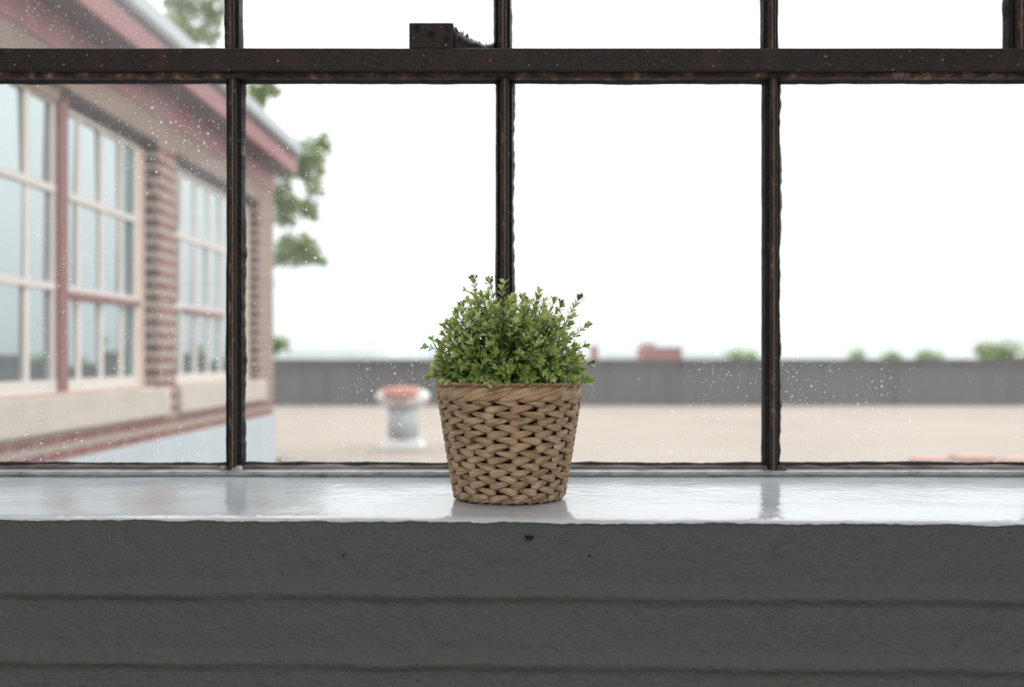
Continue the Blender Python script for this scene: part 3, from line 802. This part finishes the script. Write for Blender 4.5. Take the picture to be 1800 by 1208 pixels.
b = MB(); b.box(BX - T, BX + .018, Y0, YE + .018, RZ, CZ - .445); b.build('base_flashing', M['flash'], bld, bevel=.004)
b = MB(); b.box(BX - 7, BX - .31, Y0, YE - .31, GZ, CZ + 1.2); b.box(BX - T, BX - .01, Y0, YE - .01, GZ, RZ); b.build('inner_core', M['lintel'], bld)
# windows of the building: frames with mullions, each pane its own
def bwindow(name, ya, yb_, cols, zrows, red, tan_end, xg, topz):
    f_ = MB(); y_ = [ya] + cols + [yb_]
    f_.box(xg - .03, xg + .012, ya, yb_, SB, SB + .052); f_.box(xg - .03, xg + .006, ya, yb_, topz - .022, topz)
    for c in cols:
        if c in red: continue
        f_.box(xg - .02, xg + .002, c - .021, c + .021, SB + .052, topz - .022)
    for z in zrows: f_.box(xg - .02, xg + .010, ya, yb_, z - .016, z + .016)
    f_.box(xg - .03, xg + .016, ya, ya + .03, SB + .052, topz - .022); f_.box(xg - .03, xg + .006, yb_ - .035, yb_, SB + .052, topz - .022)
    fo = f_.build(name, M['bframe'], bld)
    z_ = [SB + .03] + zrows + [topz - .03]
    for i in range(len(y_) - 1):
        for j in range(len(z_) - 1):
            g = MB(); cy, cz = (y_[i] + y_[i+1])/2, (z_[j] + z_[j+1])/2; hw, hh = (y_[i+1] - y_[i])/2, (z_[j+1] - z_[j])/2
            ty, tz = R.uniform(-.004, .004), R.uniform(-.003, .003)
            q = g.add([(xg - .007 + ty*a + tz*c, cy + hw*a, cz + hh*c) for a, c in ((-1, -1), (1, -1), (1, 1), (-1, 1))] + [(xg - .016, cy + hw*a, cz + hh*c) for a, c in ((-1, -1), (1, -1), (1, 1), (-1, 1))])
            for s_ in ((0, 1, 2, 3), (7, 6, 5, 4), (0, 4, 5, 1), (1, 5, 6, 2), (2, 6, 7, 3), (3, 7, 4, 0)): g.face([q + k for k in s_])
            g.build('pane', M['pane_dark' if (i == len(y_) - 2 and tan_end) else 'pane'], fo)
    return fo
ZR = [CZ + .312, CZ + .735]
fo = bwindow('paned_window', w1a + .01, 4.335, [2.55, 2.807, 3.064, 3.321, 3.578, 3.835, 4.093], ZR, (), False, BX - .055, CZ + 1.125)
fo = bwindow('paned_window', 4.415, 5.29, [4.615, 4.862, 5.102], ZR, (), True, BX - .075, CZ + 1.13)
b = MB(); b.box(BX - .075, BX - .045, 4.42, 5.28, CZ + .272, CZ + .300); b.build('drip_rail', M['bred'], fo)
b = MB(); b.box(BX - .11, BX - .03, 4.335, 4.415, SB, HZ - .02); b.build('mullion', M['bred'], bld)['label'] = 'rust red mullion between the window units'
b = MB(); b.box(BX - .13, BX - .07, 5.29, 5.405, SB, CZ + 1.13); b.build('jamb_post', M['wood'], bld)['label'] = 'peach timber jamb'
fo = bwindow('paned_window', w2a + .01, 7.36, [5.988, 6.246, 6.504, 6.762, 7.02], ZR, (), False, BX - .075, CZ + 1.13)
b = MB(); b.box(BX - .06, BX - .045, 6.0, 6.75, CZ + .272, CZ + .300); b.build('drip_rail', M['bred'], fo)
b = MB(); b.box(BX - .13, BX - .07, 7.36, 7.44, SB, CZ + 1.13); b.build('jamb_post', M['wood'], bld)
parts_local(bld)

# ------------------------------------------------------------------ trees
b = MB(); b.box(-150, 250, 18.6, 420, GZ - .5, GZ); b.box(-150, -9.2, -40, 18.6, GZ - .5, GZ); b.box(-9.2, -5.3, 8.0, 18.6, GZ - .5, GZ)
o = b.build('ground_street', M['street']); o['kind'] = 'structure'
def leaves_into(mb, c, rx, ry, rz, n, ls, m=0):
    for _ in range(n):
        while True:
            p = Vector((R.uniform(-1, 1), R.uniform(-1, 1), R.uniform(-1, 1)))
            if p.length < 1: break
        p = Vector((p.x*rx, p.y*ry, p.z*rz)) + c
        d = Vector((R.uniform(-1, 1), R.uniform(-1, 1), R.uniform(-.8, .6))).normalized(); s = d.cross(Vector((R.uniform(-.5, .5), R.uniform(-.5, .5), 1))).normalized(); up = s.cross(d)
        l_ = ls*R.uniform(.7, 1.25); w_ = l_*.36
        q = mb.add([p, p + d*l_*.5 - s*w_ + up*l_*.08, p + d*l_, p + d*l_*.5 + s*w_ + up*l_*.08, p + d*l_*.5])
        mb.face([q, q+1, q+4], m=m); mb.face([q+1, q+2, q+4], m=m); mb.face([q+2, q+3, q+4], m=m); mb.face([q+3, q, q+4], m=m)
TD = 20.0
tr = empty('tree', (px(330, TD), TD, GZ)); tag(tr, 'leafy tree reaching out from behind the red brick building', 'tree')
tl, tk = MB(), MB()
base = Vector((px(330, TD), TD, GZ)); top = Vector((px(340, TD), TD, pz(150, TD)))
trunk = curve3(base, base.lerp(top, .5) + Vector((.3, .2, 0)), top, 10)
tk.tube(trunk, [.26 - .018*i for i in range(11)], 10)
cl = ((535, 262, 22, 18), (510, 285, 22, 22), (552, 292, 17, 14), (560, 268, 18, 16), (497, 330, 14, 16), (525, 300, 20, 12), (552, 335, 14, 12), (500, 365, 18, 12), (528, 368, 18, 12), (548, 375, 12, 10), (495, 385, 12, 10), (530, 425, 16, 12), (512, 262, 14, 14), (535, 285, 20, 16), (568, 250, 12, 12), (500, 300, 18, 14), (545, 312, 16, 10), (485, 345, 12, 14), (512, 350, 12, 9), (540, 362, 16, 10), (510, 388, 10, 8), (505, 425, 16, 10), (528, 442, 22, 14), (550, 455, 14, 10), (498, 455, 16, 10), (545, 430, 12, 10), (310, 5, 20, 14), (345, 60, 14, 12), (460, 150, 24, 14), (440, 200, 12, 10),
      (500, 440, 18, 14), (540, 445, 20, 14), (520, 455, 16, 10), (565, 460, 8, 6), (320, 25, 22, 26), (300, 45, 16, 16), (350, 5, 24, 20), (365, 30, 18, 20), (330, 60, 20, 14), (370, 65, 20, 14), (380, 20, 16, 16),
      (452, 165, 20, 12), (475, 160, 16, 10), (448, 185, 14, 14), (400, -40, 40, 30), (300, -60, 40, 30), (490, 604, 14, 10), (484, 612, 10, 8), (420, 330, 40, 40), (380, 420, 40, 40), (300, 350, 60, 60), (250, 200, 60, 60))
for (x, y, rx, ry) in cl:
    D = TD + R.uniform(-.8, .8); c = Vector((px(x, D), D, pz(y, D))); u = 1.3*D/F
    leaves_into(tl, c, rx*u, max(rx, ry)*u, ry*u, int(50 + rx*ry*.30), .13)
    t = trunk[min(9, max(3, int((700 - y)/75)))]
    m_ = Vector((min(t.x, c.x) + .35*abs(c.x - t.x), t.y, max(t.z, c.z) + .1 if c.x > px(470, D) else (t.z + c.z)/2)); tk.tube(curve3(t, m_, c, 6), [.05, .035, .022, .014, .010, .007, .004], 5)
tl.build('crown', M['tree_leaf'], tr); tk.build('trunk', M['bark'], tr); parts_local(tr)

def far_tree(x, ytop, wpx, D, lab, m='far_leaf', grp='trees beyond the parapet'):
    X = px(x, D); zt = pz(ytop, D); hw = wpx*D/F/2
    e = empty('tree', (X, D, GZ)); tag(e, lab, 'tree', grp)
    lf, tk_ = MB(), MB()
    H = zt - GZ
    tk_.tube([Vector((X, D, GZ)), Vector((X + .2, D, GZ + H*.35)), Vector((X, D, GZ + H*.75))], [hw*.09 + .12, hw*.07 + .1, .05], 8)
    for k in range(14):
        a = R.uniform(0, 2*PI); rr = R.uniform(.1, .75)*hw; z = GZ + H*(.45 + .42*R.random())
        s = hw*R.uniform(.3, .45); zz_ = min(z, zt - s*.8)
        leaves_into(lf, Vector((X + math.cos(a)*rr, D + math.sin(a)*rr, zz_)), s, s, s*.85, 220, hw*.10 + .2)
        tk_.tube([Vector((X, D, GZ + H*.35)), Vector((X + math.cos(a)*rr, D + math.sin(a)*rr, zz_))], [.08, .02], 4)
    leaves_into(lf, Vector((X, D, zt - hw*.35)), hw*.55, hw*.55, hw*.35, 260, hw*.09 + .12)
    lf.build('crown', M[m], e); tk_.build('trunk', M['bark'], e); parts_local(e)
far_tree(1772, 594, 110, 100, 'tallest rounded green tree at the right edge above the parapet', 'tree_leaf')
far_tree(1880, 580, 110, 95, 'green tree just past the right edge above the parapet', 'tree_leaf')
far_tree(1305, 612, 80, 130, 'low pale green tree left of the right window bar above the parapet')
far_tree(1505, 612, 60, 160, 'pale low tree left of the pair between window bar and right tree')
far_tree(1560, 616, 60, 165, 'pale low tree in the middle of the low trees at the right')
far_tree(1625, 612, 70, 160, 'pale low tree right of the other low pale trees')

# ------------------------------------------------------------------ far buildings, distance haze painted into their colours
def fbox(parent, name, x0, x1, y0, y1, D, dep, m, y1z=None):
    b = MB(); b.box(px(x0, D), px(x1, D), D, D + dep, GZ if y1 is None else pz(y1, D), pz(y0, D)); return b.build(name, M[m], parent)
def fwin(parent, x, y, w, h, D):
    b = MB(); b.box(px(x, D), px(x + w, D), D - .06, D - .001, pz(y + h, D), pz(y, D)); b.build('window', M['farpane'], parent)
D = 140
e = empty('brick_building', (px(1165, D), D, GZ)); tag(e, 'hazed red brick building with a raised left end above the parapet', 'building', 'far buildings beyond the parapet')
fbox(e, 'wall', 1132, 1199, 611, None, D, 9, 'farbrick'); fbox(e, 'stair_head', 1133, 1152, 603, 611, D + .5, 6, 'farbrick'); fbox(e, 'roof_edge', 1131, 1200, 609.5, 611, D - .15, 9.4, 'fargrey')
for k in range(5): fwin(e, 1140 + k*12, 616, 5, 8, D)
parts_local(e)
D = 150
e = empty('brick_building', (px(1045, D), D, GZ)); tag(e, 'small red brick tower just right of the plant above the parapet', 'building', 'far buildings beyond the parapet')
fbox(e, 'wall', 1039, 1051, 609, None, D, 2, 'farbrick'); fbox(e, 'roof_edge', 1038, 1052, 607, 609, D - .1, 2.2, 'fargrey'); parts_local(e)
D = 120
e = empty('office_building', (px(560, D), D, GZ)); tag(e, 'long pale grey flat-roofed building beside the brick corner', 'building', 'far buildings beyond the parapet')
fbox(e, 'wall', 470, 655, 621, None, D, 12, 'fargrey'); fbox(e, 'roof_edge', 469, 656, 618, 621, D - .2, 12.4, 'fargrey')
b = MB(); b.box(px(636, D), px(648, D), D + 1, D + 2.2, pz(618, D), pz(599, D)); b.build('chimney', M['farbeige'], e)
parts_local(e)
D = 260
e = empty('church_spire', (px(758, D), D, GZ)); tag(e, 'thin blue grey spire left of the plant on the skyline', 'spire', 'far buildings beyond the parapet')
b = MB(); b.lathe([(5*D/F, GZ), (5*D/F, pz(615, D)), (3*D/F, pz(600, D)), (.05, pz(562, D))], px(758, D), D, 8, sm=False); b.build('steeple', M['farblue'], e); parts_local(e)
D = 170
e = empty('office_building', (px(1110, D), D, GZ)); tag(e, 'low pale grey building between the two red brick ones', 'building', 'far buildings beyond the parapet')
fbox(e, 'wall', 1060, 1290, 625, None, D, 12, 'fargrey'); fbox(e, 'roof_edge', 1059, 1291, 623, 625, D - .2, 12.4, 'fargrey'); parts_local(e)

# ------------------------------------------------------------------ sky, camera
w = bpy.data.worlds.new('overcast'); bpy.context.scene.world = w; w.use_nodes = True
nt = w.node_tree; nt.nodes.clear()
out = nt.nodes.new('ShaderNodeOutputWorld'); bg = nt.nodes.new('ShaderNodeBackground')
tc = nt.nodes.new('ShaderNodeTexCoord'); sx = nt.nodes.new('ShaderNodeSeparateXYZ'); L(nt, tc.outputs['Generated'], sx.inputs[0])
col = ramp(nt, sx.outputs[2], [(0.0, (.965, .985, 1.0)), (.3, (1.0, 1.0, 1.0)), (1, (.97, .985, 1.0))])
L(nt, col, bg.inputs[0])
up_ = math_(nt, 'ADD', 1.08, math_(nt, 'MULTIPLY', math_(nt, 'MAXIMUM', sx.outputs[2], 0.0), 3.1))
st_ = math_(nt, 'ADD', math_(nt, 'MULTIPLY', up_, math_(nt, 'GREATER_THAN', sx.outputs[2], -.01)), math_(nt, 'MULTIPLY', math_(nt, 'LESS_THAN', sx.outputs[2], -.01), .5))
L(nt, st_, bg.inputs[1]); L(nt, bg.outputs[0], out.inputs[0])

cam = bpy.data.cameras.new('camera'); co = bpy.data.objects.new('camera', cam); C.objects.link(co)
co.location = (0, 0, CZ); co.rotation_euler = (PI/2, 0, 0)
cam.lens = 35; cam.sensor_width = 36; cam.sensor_fit = 'HORIZONTAL'
cam.shift_x = -25/1800; cam.shift_y = 26/1800; cam.clip_start = .02; cam.clip_end = 1000
cam.dof.use_dof = True; cam.dof.focus_distance = 1.13; cam.dof.aperture_fstop = 3.2
S = bpy.context.scene; S.camera = co
S.view_settings.view_transform = 'Standard'; S.view_settings.look = 'None'; S.view_settings.gamma = 1; S.view_settings.use_curve_mapping = False
S.view_settings.exposure = 0.0
S.cycles.max_bounces = 10; S.cycles.transparent_max_bounces = 16
